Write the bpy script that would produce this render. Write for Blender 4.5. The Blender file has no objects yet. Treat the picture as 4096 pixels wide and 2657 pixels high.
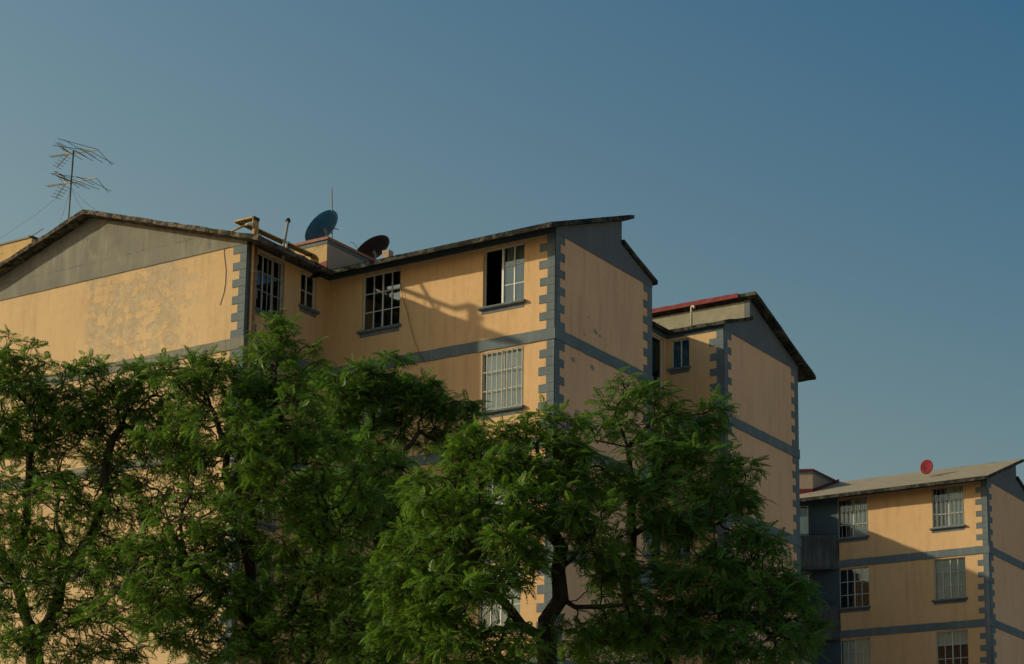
import bpy, math, random
import numpy as np
from mathutils import Matrix, Vector
rad = math.radians
random.seed(11)
RNG = np.random.default_rng(7)
S = bpy.context.scene

# ------------------------------------------------------------------ camera
F, YAW, PITCH, ROLL, PY = 8195.147, .5765277, .1937565, .0125608, 2264.18   # in pixels of the 4096 x 2657 frame
CAM = np.array([0.0, 0.0, 1.6])
_f = np.array([-math.sin(YAW)*math.cos(PITCH), math.cos(YAW)*math.cos(PITCH), math.sin(PITCH)])
_r = np.array([math.cos(YAW), math.sin(YAW), 0.0])
_u = np.cross(_r, _f)
RM = np.array([math.cos(ROLL)*_r+math.sin(ROLL)*_u, -math.sin(ROLL)*_r+math.cos(ROLL)*_u, -_f])
cd = bpy.data.cameras.new('camera'); cam = bpy.data.objects.new('camera', cd)
S.collection.objects.link(cam); S.camera = cam
M = Matrix([[*RM[:, 0], 0], [*RM[:, 1], 0], [*RM[:, 2], 0], [0, 0, 0, 1]])
cam.matrix_world = Matrix(((RM[0][0], RM[1][0], RM[2][0], CAM[0]), (RM[0][1], RM[1][1], RM[2][1], CAM[1]),
                           (RM[0][2], RM[1][2], RM[2][2], CAM[2]), (0, 0, 0, 1)))
cd.sensor_width = 36; cd.lens = F/4096*36; cd.shift_y = (PY-1328.5)/4096
cd.clip_start = .1; cd.clip_end = 5000

# ------------------------------------------------------------------ sky, sun, exposure
SUN = Vector((-5.04, -3.41, 2.42)).normalized()
w = bpy.data.worlds.new("World"); S.world = w; w.use_nodes = True
wn = w.node_tree; bg = wn.nodes['Background']
sky = wn.nodes.new('ShaderNodeTexSky'); sky.sky_type = 'NISHITA'; sky.sun_disc = False
sky.sun_elevation = math.asin(SUN.z); sky.sun_rotation = math.atan2(SUN.x, SUN.y)
sky.altitude = 2200; sky.air_density = 2.0; sky.dust_density = 5.0; sky.ozone_density = 3.0
# hazy evening air: paler towards the sun and the horizon, deeper blue away from both (a function of direction only)
tc = wn.nodes.new('ShaderNodeTexCoord')
def wdot(v):
    n = wn.nodes.new('ShaderNodeVectorMath'); n.operation = 'DOT_PRODUCT'; n.inputs[1].default_value = v
    wn.links.new(tc.outputs['Generated'], n.inputs[0]); return n.outputs['Value']
def wmap(x, a, b, c, d):
    n = wn.nodes.new('ShaderNodeMapRange'); n.clamp = True
    for i, v in zip(('From Min', 'From Max', 'To Min', 'To Max'), (a, b, c, d)): n.inputs[i].default_value = v
    wn.links.new(x, n.inputs['Value']); return n.outputs[0]
def wadd(x, y):
    n = wn.nodes.new('ShaderNodeMath'); n.operation = 'ADD'; wn.links.new(x, n.inputs[0]); wn.links.new(y, n.inputs[1]); return n.outputs[0]
sh = Vector((SUN.x, SUN.y, 0)).normalized(); az = wdot(sh); el = wdot((0, 0, 1))
cb = wn.nodes.new('ShaderNodeCombineColor')
for i, (m, ku, kv) in enumerate(((.65, .22, .29), (.635, .13, .085), (.53, .045, -.05))):
    wn.links.new(wadd(wmap(az, -.32, .32, m-ku*1.3, m+ku*1.3), wmap(el, .18, .45, kv*.55, -kv*.68)), cb.inputs[i])
mu = wn.nodes.new('ShaderNodeMix'); mu.data_type = 'RGBA'; mu.blend_type = 'MULTIPLY'; mu.inputs[0].default_value = 1
wn.links.new(sky.outputs[0], mu.inputs[6]); wn.links.new(cb.outputs[0], mu.inputs[7])
wn.links.new(mu.outputs[2], bg.inputs[0]); bg.inputs[1].default_value = .080
ld = bpy.data.lights.new('sun', 'SUN'); ld.energy = 1.95; ld.angle = rad(1.1); ld.color = (1, .88, .58)
sun = bpy.data.objects.new('sun', ld); S.collection.objects.link(sun)
sun.rotation_euler = SUN.to_track_quat('Z', 'Y').to_euler(); sun.location = (-40, -20, 40)
S.view_settings.view_transform = 'Standard'; S.view_settings.look = 'None'
S.view_settings.exposure = .86; S.view_settings.gamma = 1

# ------------------------------------------------------------------ helpers
def ray(x, y):
    return RM.T @ np.array([(x-2048)/F, -(y-PY)/F, -1.0])
def at(x, y, d):                       # point seen at that pixel, d metres away over the ground
    v = ray(x, y); return CAM+v*(d/math.hypot(v[0], v[1]))
def onplane(x, y, ax, val):
    v = ray(x, y); return CAM+v*((val-CAM[ax])/v[ax])

class MB:
    def __init__(s): s.v = []; s.f = []
    def add(s, vs, fs):
        b = len(s.v); s.v += [tuple(map(float, p)) for p in vs]; s.f += [tuple(b+i for i in f) for f in fs]; return s
    def box(s, x0, x1, y0, y1, z0, z1):
        x0, x1 = sorted((x0, x1)); y0, y1 = sorted((y0, y1)); z0, z1 = sorted((z0, z1))
        return s.add([(x0,y0,z0),(x1,y0,z0),(x1,y1,z0),(x0,y1,z0),(x0,y0,z1),(x1,y0,z1),(x1,y1,z1),(x0,y1,z1)],
                     [(0,3,2,1),(4,5,6,7),(0,1,5,4),(1,2,6,5),(2,3,7,6),(3,0,4,7)])
    def poly(s, pts, z0, z1):
        n = len(pts); return s.add([(x, y, z0) for x, y in pts]+[(x, y, z1) for x, y in pts], [tuple(range(n))[::-1], tuple(range(n, 2*n))]+[(i, (i+1) % n, n+(i+1) % n, n+i) for i in range(n)])
    def prism(s, poly, ax, a, b):      # poly in the plane across axis ax (0: (y,z), 1: (x,z))
        n = len(poly)
        P = lambda p, t: (t, p[0], p[1]) if ax == 0 else (p[0], t, p[1])
        vs = [P(p, a) for p in poly]+[P(p, b) for p in poly]
        fs = [tuple(range(n))[::-1], tuple(range(n, 2*n))]+[(i, (i+1) % n, n+(i+1) % n, n+i) for i in range(n)]
        return s.add(vs, fs)
    def tube(s, pts, r, n=8, caps=True):
        pts = [Vector(p) for p in pts]; rs = r if isinstance(r, (list, tuple)) else [r]*len(pts)
        vs = []; ref = None
        for i, p in enumerate(pts):
            t = (pts[min(i+1, len(pts)-1)]-pts[max(i-1, 0)]).normalized()
            if ref is None: ref = Vector((0, 0, 1)) if abs(t.z) < .9 else Vector((1, 0, 0))
            a = (ref-t*ref.dot(t)).normalized(); b = t.cross(a); ref = a
            for k in range(n):
                q = 2*math.pi*k/n; vs.append(p+(a*math.cos(q)+b*math.sin(q))*rs[i])
        fs = [(i*n+k, i*n+(k+1) % n, (i+1)*n+(k+1) % n, (i+1)*n+k) for i in range(len(pts)-1) for k in range(n)]
        if caps: fs += [tuple(range(n))[::-1], tuple((len(pts)-1)*n+k for k in range(n))]
        return s.add(vs, fs)
    def build(s, name, mat, parent=None, smooth=False, bevel=0):
        me = bpy.data.meshes.new(name); o = bpy.data.objects.new(name, me)
        S.collection.objects.link(o)
        L = Vector((0, 0, 0)); p = parent
        while p is not None: L += p.location; p = p.parent
        me.from_pydata([(a-L.x, b-L.y, c-L.z) for a, b, c in s.v], [], s.f); me.update()
        me.materials.append(mat)
        if smooth:
            for pl in me.polygons: pl.use_smooth = True
        if bevel:
            m = o.modifiers.new('bevel', 'BEVEL'); m.width = bevel; m.segments = 2; m.limit_method = 'ANGLE'
        if parent is not None: o.parent = parent
        return o
def tag(o, label=None, cat=None, group=None, kind=None):
    for k, v in (('label', label), ('category', cat), ('group', group), ('kind', kind)):
        if v: o[k] = v
    return o
def empty(name, loc, label, cat, group=None):
    o = bpy.data.objects.new(name, None); S.collection.objects.link(o); o.location = loc; o.empty_display_size = .3
    return tag(o, label, cat, group)
def recentre(o, origin):               # a one-mesh thing gets its origin at its own base
    v = Vector(origin)-o.location; o.data.transform(Matrix.Translation(-v)); o.location = o.location+v
    return o

# ------------------------------------------------------------------ materials
class NT:
    def __init__(s, name):
        s.m = bpy.data.materials.new(name); s.m.use_nodes = True; s.t = s.m.node_tree
        s.b = s.t.nodes['Principled BSDF']; s.out = s.t.nodes['Material Output']
        g = s.t.nodes.new('ShaderNodeNewGeometry'); s.pos = g.outputs['Position']
    def n(s, typ, **kw):
        nd = s.t.nodes.new(typ)
        for k, v in kw.items():
            if k.startswith('i_'):
                key = k[2:].replace('_', ' '); nd.inputs[key].default_value = v
            else: setattr(nd, k, v)
        return nd
    def l(s, a, b): s.t.links.new(a, b)
    def math(s, op, a, b=None, clamp=False):
        nd = s.n('ShaderNodeMath', operation=op); nd.use_clamp = clamp
        for i, v in enumerate((a, b)):
            if v is None: continue
            if isinstance(v, (int, float)): nd.inputs[i].default_value = v
            else: s.l(v, nd.inputs[i])
        return nd.outputs[0]
    def scale(s, vec, sc):
        nd = s.n('ShaderNodeMapping'); nd.inputs['Scale'].default_value = sc; s.l(vec, nd.inputs[0]); return nd.outputs[0]
    def noise(s, scale, detail=4, rough=.55, vec=None, dist=0):
        nd = s.n('ShaderNodeTexNoise'); nd.inputs['Scale'].default_value = scale; nd.inputs['Detail'].default_value = detail
        nd.inputs['Roughness'].default_value = rough; nd.inputs['Distortion'].default_value = dist
        s.l(vec or s.pos, nd.inputs['Vector']); return nd.outputs['Fac']
    def ramp(s, fac, a, b):            # 0 below a, 1 above b
        nd = s.n('ShaderNodeMapRange', clamp=True); nd.inputs['From Min'].default_value = a; nd.inputs['From Max'].default_value = b
        s.l(fac, nd.inputs['Value']); return nd.outputs[0]
    def mix(s, fac, a, b):
        nd = s.n('ShaderNodeMix', data_type='RGBA')
        for sock, v in ((nd.inputs[0], fac), (nd.inputs[6], a), (nd.inputs[7], b)):
            if isinstance(v, (int, float)): sock.default_value = v
            elif isinstance(v, tuple): sock.default_value = (*v, 1) if len(v) == 3 else v
            else: s.l(v, sock)
        return nd.outputs[2]
    def color(s, c): s.l(c, s.b.inputs['Base Color']) if not isinstance(c, tuple) else setattr(s.b.inputs['Base Color'], 'default_value', (*c, 1))
    def bump(s, h, strength=.3, dist=.01, prev=None):
        nd = s.n('ShaderNodeBump'); nd.inputs['Strength'].default_value = strength; nd.inputs['Distance'].default_value = dist
        s.l(h, nd.inputs['Height'])
        if prev is not None: s.l(prev, nd.inputs['Normal'])
        s.l(nd.outputs[0], s.b.inputs['Normal']); return nd.outputs[0]
    def rough(s, v, spec=.3):
        s.b.inputs['Roughness'].default_value = v; s.b.inputs['Specular IOR Level'].default_value = spec
    def wallvec(s):                    # running metre along any wall, height
        sp = s.n('ShaderNodeSeparateXYZ'); s.l(s.pos, sp.inputs[0])
        c = s.n('ShaderNodeCombineXYZ'); s.l(s.math('ADD', sp.outputs[0], sp.outputs[1]), c.inputs[0]); s.l(sp.outputs[2], c.inputs[1])
        s.x, s.y, s.z = sp.outputs; return c.outputs[0]
    def brick(s, vec, c1, c2, mortar, msize=.012):
        nd = s.n('ShaderNodeTexBrick'); nd.inputs['Scale'].default_value = 1
        nd.inputs['Brick Width'].default_value = .4; nd.inputs['Row Height'].default_value = .2
        nd.inputs['Mortar Size'].default_value = msize; nd.inputs['Mortar Smooth'].default_value = .4
        for k, v in (('Color1', c1), ('Color2', c2), ('Mortar', mortar)): nd.inputs[k].default_value = (*v, 1)
        s.l(vec, nd.inputs['Vector']); return nd

def plaster(name, a, b, peel=False, chips=(), blocky=.35):
    t = NT(name); wv = t.wallvec()
    big = t.noise(.55, 5, .6); fine = t.noise(7, 6, .7)
    c = t.mix(t.ramp(big, .35, .65), a, b)
    streak = t.noise(1.0, 5, .65, t.scale(t.pos, (5, 5, .45)))
    c = t.mix(t.math('MULTIPLY', t.ramp(streak, .48, .72), .40), c, tuple(x*.62 for x in a))
    c = t.mix(t.math('MULTIPLY', t.ramp(fine, .45, .75), .22), c, tuple(min(1, x*1.25) for x in b))
    rub = t.noise(2.2, 7, .72)
    c = t.mix(t.math('MULTIPLY', t.ramp(rub, .55, .72), .25), c, tuple(x*.72 for x in a))
    br = t.brick(wv, (1, 1, 1), (.9, .9, .9), (0, 0, 0))
    joint = t.math('SUBTRACT', 1.0, t.ramp(br.outputs['Fac'], 0, 1))
    c = t.mix(t.math('MULTIPLY', t.math('MULTIPLY', br.outputs['Fac'], t.ramp(t.noise(1.3, 3), .45, .6)), .12), c, tuple(x*.55 for x in a))
    h = t.noise(38, 5, .65)
    if peel:
        rnd = t.brick(wv, (0, 0, 0), (1, 1, 1), (.5, .5, .5))
        bw = t.n('ShaderNodeRGBToBW'); t.l(rnd.outputs['Color'], bw.inputs[0])
        nn = t.math('ADD', t.noise(3.2, 8, .75), t.math('MULTIPLY', bw.outputs[0], .14))
        bx = t.math('MULTIPLY', t.math('MULTIPLY', t.ramp(t.x, -34.75, -34.45), t.math('SUBTRACT', 1.0, t.ramp(t.x, -31.9, -30.3))),
                    t.ramp(t.z, 14.2, 15.4))
        mk = t.math('MULTIPLY', t.ramp(t.math('ADD', nn, t.math('MULTIPLY', bx, .12)), .665, .70), bx)
        c = t.mix(t.math('MULTIPLY', mk, .5), c, t.mix(t.ramp(t.noise(6, 5), .4, .65), (.27, .24, .19), (.42, .38, .30)))
        mk2 = t.math('MULTIPLY', t.ramp(t.math('ADD', t.noise(4.5, 8, .8), t.math('MULTIPLY', bx, .06)), .66, .68), t.math('ADD', bx, .0))
        c = t.mix(t.math('MULTIPLY', mk2, .6), c, (.66, .44, .17))
        h = t.math('SUBTRACT', h, t.math('MULTIPLY', mk, 1.0))
    for ctr, rr in chips:
        mp = t.n('ShaderNodeMapping'); mp.vector_type = 'TEXTURE'; mp.inputs['Location'].default_value = tuple(ctr); mp.inputs['Scale'].default_value = (1, 1, .6); t.l(t.pos, mp.inputs[0])
        ln = t.n('ShaderNodeVectorMath', operation='LENGTH'); t.l(mp.outputs[0], ln.inputs[0])
        dd = t.math('ADD', ln.outputs['Value'], t.math('MULTIPLY', t.math('SUBTRACT', t.noise(8+rr*20, 6, .7), .5), rr*3.2))
        ch = t.math('SUBTRACT', 1.0, t.ramp(dd, rr, rr*1.06)); rim = t.math('SUBTRACT', 1.0, t.ramp(dd, rr*1.06, rr*1.16))
        c = t.mix(t.math('MULTIPLY', rim, .75), c, tuple(x*.38 for x in a)); c = t.mix(t.math('MULTIPLY', ch, .9), c, (.30, .25, .19))
        h = t.math('SUBTRACT', h, t.math('MULTIPLY', ch, 1.4))
    t.color(c); t.rough(.88, .2)
    nb = t.bump(h, .5, .012); t.bump(br.outputs['Fac'], .22*blocky, -.01, nb)
    return t.m
def greypaint(name, a, b, joints=False, stain=.5):
    t = NT(name); wv = t.wallvec()
    c = t.mix(t.ramp(t.noise(1.2, 6, .6), .35, .68), a, b)
    c = t.mix(t.math('MULTIPLY', t.ramp(t.noise(1.2, 6, .7, t.scale(t.pos, (4, 4, .5))), .5, .75), stain), c, tuple(x*1.7 for x in b))
    c = t.mix(t.math('MULTIPLY', t.ramp(t.noise(5, 8, .75), .62, .7), stain), c, tuple(x*.45 for x in a))
    if joints:
        bt = t.brick(wv, (1, 1, 1), (1, 1, 1), (0, 0, 0), .016); bt.inputs['Brick Width'].default_value = 2.7; bt.inputs['Row Height'].default_value = .83; bt.offset = .5
        c = t.mix(t.math('MULTIPLY', t.math('MULTIPLY', bt.outputs['Fac'], t.ramp(t.noise(1.7, 4), .42, .6)), .55), c, tuple(x*.4 for x in a))
        c = t.mix(t.math('MULTIPLY', t.ramp(t.noise(1.1, 8, .72, dist=.8), .54, .66), .5), c, (.31, .27, .19))
        c = t.mix(t.math('MULTIPLY', t.ramp(t.noise(.8, 9, .75, t.scale(t.pos, (1.6, 1.6, 1))), .58, .66), .5), c, (.085, .083, .075))
        c = t.mix(t.ramp(t.noise(4.2, 7, .6), .71, .73), c, (.05, .05, .045))
    t.color(c); t.rough(.85, .25)
    nb = t.bump(t.noise(30, 6, .7), .55, .012)
    return t.m
def concrete(name, a, b, dark, amount=.5, scale=6):
    t = NT(name); c = t.mix(t.ramp(t.noise(scale, 8, .75), .38, .64), a, b)
    c = t.mix(t.ramp(t.noise(scale*.55, 8, .8, dist=.6), amount, amount+.10), c, dark)
    t.color(c); t.rough(.95, .1); t.bump(t.noise(22, 8, .75), .8, .03); return t.m
def plain(name, c, rough=.6, spec=.4, metal=0, var=.25, scale=8):
    t = NT(name); t.color(t.mix(t.ramp(t.noise(scale, 6, .7), .35, .7), c, tuple(x*(1-var) for x in c)))
    t.rough(rough, spec); t.b.inputs['Metallic'].default_value = metal; return t.m
def rusty(name, c, rust=(.16, .07, .035), amt=.6):
    t = NT(name); c = t.mix(t.ramp(t.noise(9, 8, .75), amt, amt+.08), c, rust); t.color(c); t.rough(.6, .4); return t.m

M_YELG = plaster('pinkish_ochre_plaster', (.69, .40, .245), (.74, .44, .27), chips=[(onplane(x, y, 0, -23.117), r) for x, y, r in ((2382, 1328, .10), (2337, 1338, .045), (2400, 1345, .05), (2428, 1384, .035), (2291, 1438, .09), (2368, 1470, .09), (2310, 1652, .10), (2355, 1270, .03))])
M_YEL = plaster('ochre_plaster', (.60, .375, .195), (.65, .415, .225))
M_PEEL = plaster('peeling_ochre_plaster', (.53, .36, .20), (.61, .425, .245), peel=True, blocky=.8)
M_GREY = greypaint('slate_grey_paint', (.108, .132, .152), (.135, .162, .178))
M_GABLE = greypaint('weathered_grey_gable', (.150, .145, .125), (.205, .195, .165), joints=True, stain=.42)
M_GABLE2 = greypaint('gable_grey_with_shade', (.11, .12, .14), (.13, .142, .16), stain=.22)  # darker, cooler copy of the gable grey with the side's shade in its colour
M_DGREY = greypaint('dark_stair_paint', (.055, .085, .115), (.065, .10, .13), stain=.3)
M_STAIN = greypaint('stained_balcony_paint', (.045, .055, .068), (.10, .10, .10), stain=1.0)
M_SLAB = concrete('roof_slab_concrete', (.055, .055, .048), (.13, .12, .095), (.02, .021, .019), .43)
M_SLABP = concrete('lichen_roof_edge', (.13, .105, .085), (.24, .19, .145), (.035, .033, .028), .44, 9)
M_TOP = concrete('roof_membrane', (.27, .225, .17), (.34, .285, .215), (.2, .17, .13), .62, 2)
M_CLER = concrete('stained_parapet', (.27, .245, .185), (.35, .315, .235), (.56, .42, .22), .60, 3)
M_PENT = concrete('penthouse_plaster', (.50, .34, .16), (.58, .40, .2), (.22, .19, .14), .55, 3.5)
M_PENTB = concrete('pinkish_and_shade_plaster', (.36, .27, .21), (.42, .31, .24), (.2, .17, .15), .62, 2)  # also carries the near penthouse side's painted shade
M_COP = concrete('reddish_coping', (.30, .13, .10), (.40, .22, .17), (.09, .07, .06), .58, 8)
M_RED = plain('red_waterproof_paint', (.21, .026, .026), .7, .3)
M_MAROON = plain('maroon_paint', (.16, .02, .022), .7, .3)
M_WHITE = plain('white_window_metal', (.60, .60, .57), .45, .5, var=.15)
M_BARS = rusty('white_bars_with_rust', (.48, .44, .37), amt=.58)
M_DBARS = plain('dull_bars', (.30, .29, .27), .6)
M_PIPE = rusty('yellow_gas_pipe', (.42, .25, .05), (.17, .08, .03), .55)
M_PIPE2 = rusty('orange_gas_pipe', (.50, .27, .12), (.26, .12, .06), .58)
M_STEEL = rusty('galvanised_steel', (.26, .25, .22), (.12, .09, .06), .62)
M_BLACK = plain('black_metal', (.02, .022, .022), .6)
M_ANT = plain('gold_aluminium', (.45, .30, .12), .45, .5, .3)
M_ROD = plain('dark_aluminium', (.07, .08, .06), .5, .5, .2)
M_DISHB = plain('blue_dish_paint', (.025, .17, .34), .5, .4)
M_DISHD = plain('dark_dish_paint', (.028, .024, .03), .6, .3)
M_DISHR = plain('red_dish_paint', (.22, .02, .03), .7, .15)
M_PVC = plain('white_pvc', (.62, .56, .46), .4, .5)
M_CURT = plain('white_curtain', (.84, .86, .80), .9, .1, var=.18, scale=5)
M_CURTG = plain('frosted_film', (.30, .32, .29), .9, .1, var=.1, scale=2)
M_CURTP = plain('lilac_curtain', (.20, .19, .23), .9, .1)
M_CLOTHR = plain('red_cloth', (.35, .03, .03), .9, .1)
M_CLOTHY = plain('yellow_cloth', (.45, .28, .03), .9, .1)
M_CLOTHB = plain('blue_cloth', (.03, .10, .2), .9, .1)
M_INT = plain('dim_interior', (.05, .05, .05), .9, .1)
M_BARK = concrete('jacaranda_bark', (.032, .025, .019), (.06, .047, .035), (.02, .016, .013), .55, 9)
M_CABLE = plain('black_cable', (.03, .028, .025), .6)
M_PATT = NT('patterned_dark_cloth')
def _patt():
    t = M_PATT; wv = t.wallvec(); v = t.n('ShaderNodeTexVoronoi'); v.inputs['Scale'].default_value = 9; t.l(wv, v.inputs['Vector'])
    t.color(t.mix(t.ramp(v.outputs['Distance'], .13, .17), (.16, .2, .22), (.012, .016, .02))); t.rough(.8, .2); return t.m
M_PATT = _patt()
def glass():
    t = NT('window_glass'); tr = t.n('ShaderNodeBsdfTransparent'); tr.inputs[0].default_value = (.88, .91, .90, 1)
    gl = t.n('ShaderNodeBsdfGlossy'); gl.inputs['Roughness'].default_value = .03; gl.inputs[0].default_value = (.9, .95, 1, 1)
    fr = t.n('ShaderNodeFresnel'); fr.inputs[0].default_value = 1.45
    b = t.n('ShaderNodeBump'); b.inputs['Strength'].default_value = .08; b.inputs['Distance'].default_value = .01; t.l(t.noise(3, 2), b.inputs['Height'])
    t.l(b.outputs[0], gl.inputs['Normal'])
    mx = t.n('ShaderNodeMixShader'); t.l(t.math('ADD', fr.outputs[0], .03), mx.inputs[0]); t.l(tr.outputs[0], mx.inputs[1]); t.l(gl.outputs[0], mx.inputs[2])
    t.l(mx.outputs[0], t.out.inputs['Surface']); return t.m
M_GLASS = glass()
def leaf(name, a, b, c3):
    t = NT(name)
    c = t.mix(t.ramp(t.noise(1.1, 4, .6), .35, .65), a, b)
    c = t.mix(t.math('MULTIPLY', t.ramp(t.noise(11, 3, .6), .48, .72), .7), c, c3)
    t.color(c); t.rough(.5, .35)
    tl = t.n('ShaderNodeBsdfTranslucent'); t.l(t.mix(.5, c, (.17, .32, .02)), tl.inputs[0])
    mx = t.n('ShaderNodeMixShader'); mx.inputs[0].default_value = .43
    t.l(t.b.outputs[0], mx.inputs[1]); t.l(tl.outputs[0], mx.inputs[2]); t.l(mx.outputs[0], t.out.inputs['Surface'])
    return t.m
M_LEAF = leaf('jacaranda_leaves', (.078, .165, .028), (.115, .225, .030), (.28, .35, .045))
M_LEAFD = leaf('deep_green_leaves', (.062, .150, .038), (.088, .195, .038), (.21, .30, .04))
M_POD = plain('dry_seed_pod', (.22, .085, .03), .8)
M_FLOWER = plain('violet_blossom', (.14, .10, .34), .8)
M_ASPH = concrete('asphalt', (.05, .05, .05), (.065, .063, .06), (.04, .04, .04), .6, 3)
M_LAWN = plain('dark_low_bounce_lawn', (.07, .08, .03), .95, .1, scale=1.2)  # dark strip added under the trees to cut light bounced from below
M_BOUNCE = plain('pale_bounce_ground', (.56, .49, .39), .95, .1, scale=1.5)  # unseen ground made pale so it bounces fill onto the shaded walls

# ------------------------------------------------------------------ ground
g = MB().add([(-1500, -1500, 0), (1500, -1500, 0), (1500, 1500, 0), (-1500, 1500, 0)], [(0, 1, 2, 3)]).build('ground', M_BOUNCE)
tag(g, 'flat unseen ground under the buildings, made pale to bounce light', kind='structure')
lw = MB().add([(-60, 16, .008), (-4, 16, .008), (-4, 33.6, .008), (-60, 33.6, .008)], [(0, 1, 2, 3)]).build('lawn', M_LAWN)
tag(lw, 'unseen dark lawn strip under the jacaranda trees, added to limit bounced light', kind='structure')
rd = MB().add([(-300, 3, .004), (300, 3, .004), (300, 13, .004), (-300, 13, .004)], [(0, 1, 2, 3)]).build('road', M_ASPH)
tag(rd, 'asphalt road running in front of the trees', kind='structure')
pv = MB().box(-300, 300, 13, 15.5, 0, .14).build('pavement', M_CLER)
tag(pv, 'raised concrete pavement along the road', kind='structure')

# ------------------------------------------------------------------ the apartment blocks
XG, YQ, XP, YP = -23.117, 37.173, -29.553, 34.143       # gable face, long face, return wall, forward gable
W = 4.44                                               # wing width; its outer wall is y'=0
MIR = 43.52                                            # the second wing mirrors the first about this line
XR = -24.80                                            # back wall of the stair recess
ZT = 17.84
BANDS = [15.62-2.47*k for k in range(7)]; BH = .265
FL = [(16.40-2.47*k, 17.78-2.47*k) for k in range(7)]

def panel(mb, ax, c, inw, u0, u1, z0, z1, holes=(), t=.14):
    us = sorted({u0, u1, *[h[0] for h in holes], *[h[1] for h in holes]}); zs = sorted({z0, z1, *[h[2] for h in holes], *[h[3] for h in holes]})
    P = (lambda u, d, z: (d, u, z)) if ax == 0 else (lambda u, d, z: (u, d, z))
    ins = lambda u, z: any(h[0] < u < h[1] and h[2] < z < h[3] for h in holes)
    for a, b in zip(us, us[1:]):
        for e, f in zip(zs, zs[1:]):
            if ins((a+b)/2, (e+f)/2): continue
            for d in (c, c+inw*t): mb.add([P(a, d, e), P(b, d, e), P(b, d, f), P(a, d, f)], [(0, 1, 2, 3)])
    for a, b, e, f in holes:
        d0, d1 = c, c+inw*t
        for q in ([P(a,d0,e),P(a,d1,e),P(a,d1,f),P(a,d0,f)], [P(b,d0,e),P(b,d1,e),P(b,d1,f),P(b,d0,f)],
                  [P(a,d0,e),P(b,d0,e),P(b,d1,e),P(a,d1,e)], [P(a,d0,f),P(b,d0,f),P(b,d1,f),P(a,d1,f)]):
            mb.add(q, [(0, 1, 2, 3)])

def rough_slab(prof, ax, a, b, jit=.013, step=.22, seed=0):
    """prof: four (u,z) corners lip-top, ridge-top, ridge-bottom, lip-bottom, swept along axis ax with a wobbly hand-cast edge"""
    r = random.Random(seed); n = max(2, int(abs(b-a)/step)); mb = MB(); vs = []
    (u0, z0), (u1, z1), (u2, z2), (u3, z3) = prof; K = max(2, int(abs(u1-u0)/.3))
    ring = [(u0+(u1-u0)*k/K, z0+(z1-z0)*k/K, 1) for k in range(K+1)]+[(u2+(u3-u2)*k/K, z2+(z3-z2)*k/K, -1) for k in range(K+1)]
    m = len(ring)
    for i in range(n+1):
        t = a+(b-a)*i/n; end = i in (0, n)
        for k, (u, z, sd) in enumerate(ring):
            edge = k in (0, K, K+1, m-1)
            du = r.uniform(-1, 1)*jit*(1 if edge else .2); dz = r.uniform(-1, 1)*jit*((1 if edge else .35) if sd > 0 else .5)
            if end: dz = r.uniform(-1, 1)*jit*.9 if sd > 0 else dz*.6
            tt = t+(r.uniform(-1, 1)*jit*.7 if end else 0)
            vs.append((tt, u+du, z+dz) if ax == 0 else (u+du, tt, z+dz))
    fs = [(i*m+k, i*m+(k+1) % m, (i+1)*m+(k+1) % m, (i+1)*m+k) for i in range(n) for k in range(m)]
    for e in (0, n):
        for k in range(K): fs.append((e*m+k, e*m+k+1, e*m+m-2-k, e*m+m-1-k))
    mb.add(vs, fs); return mb

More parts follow.
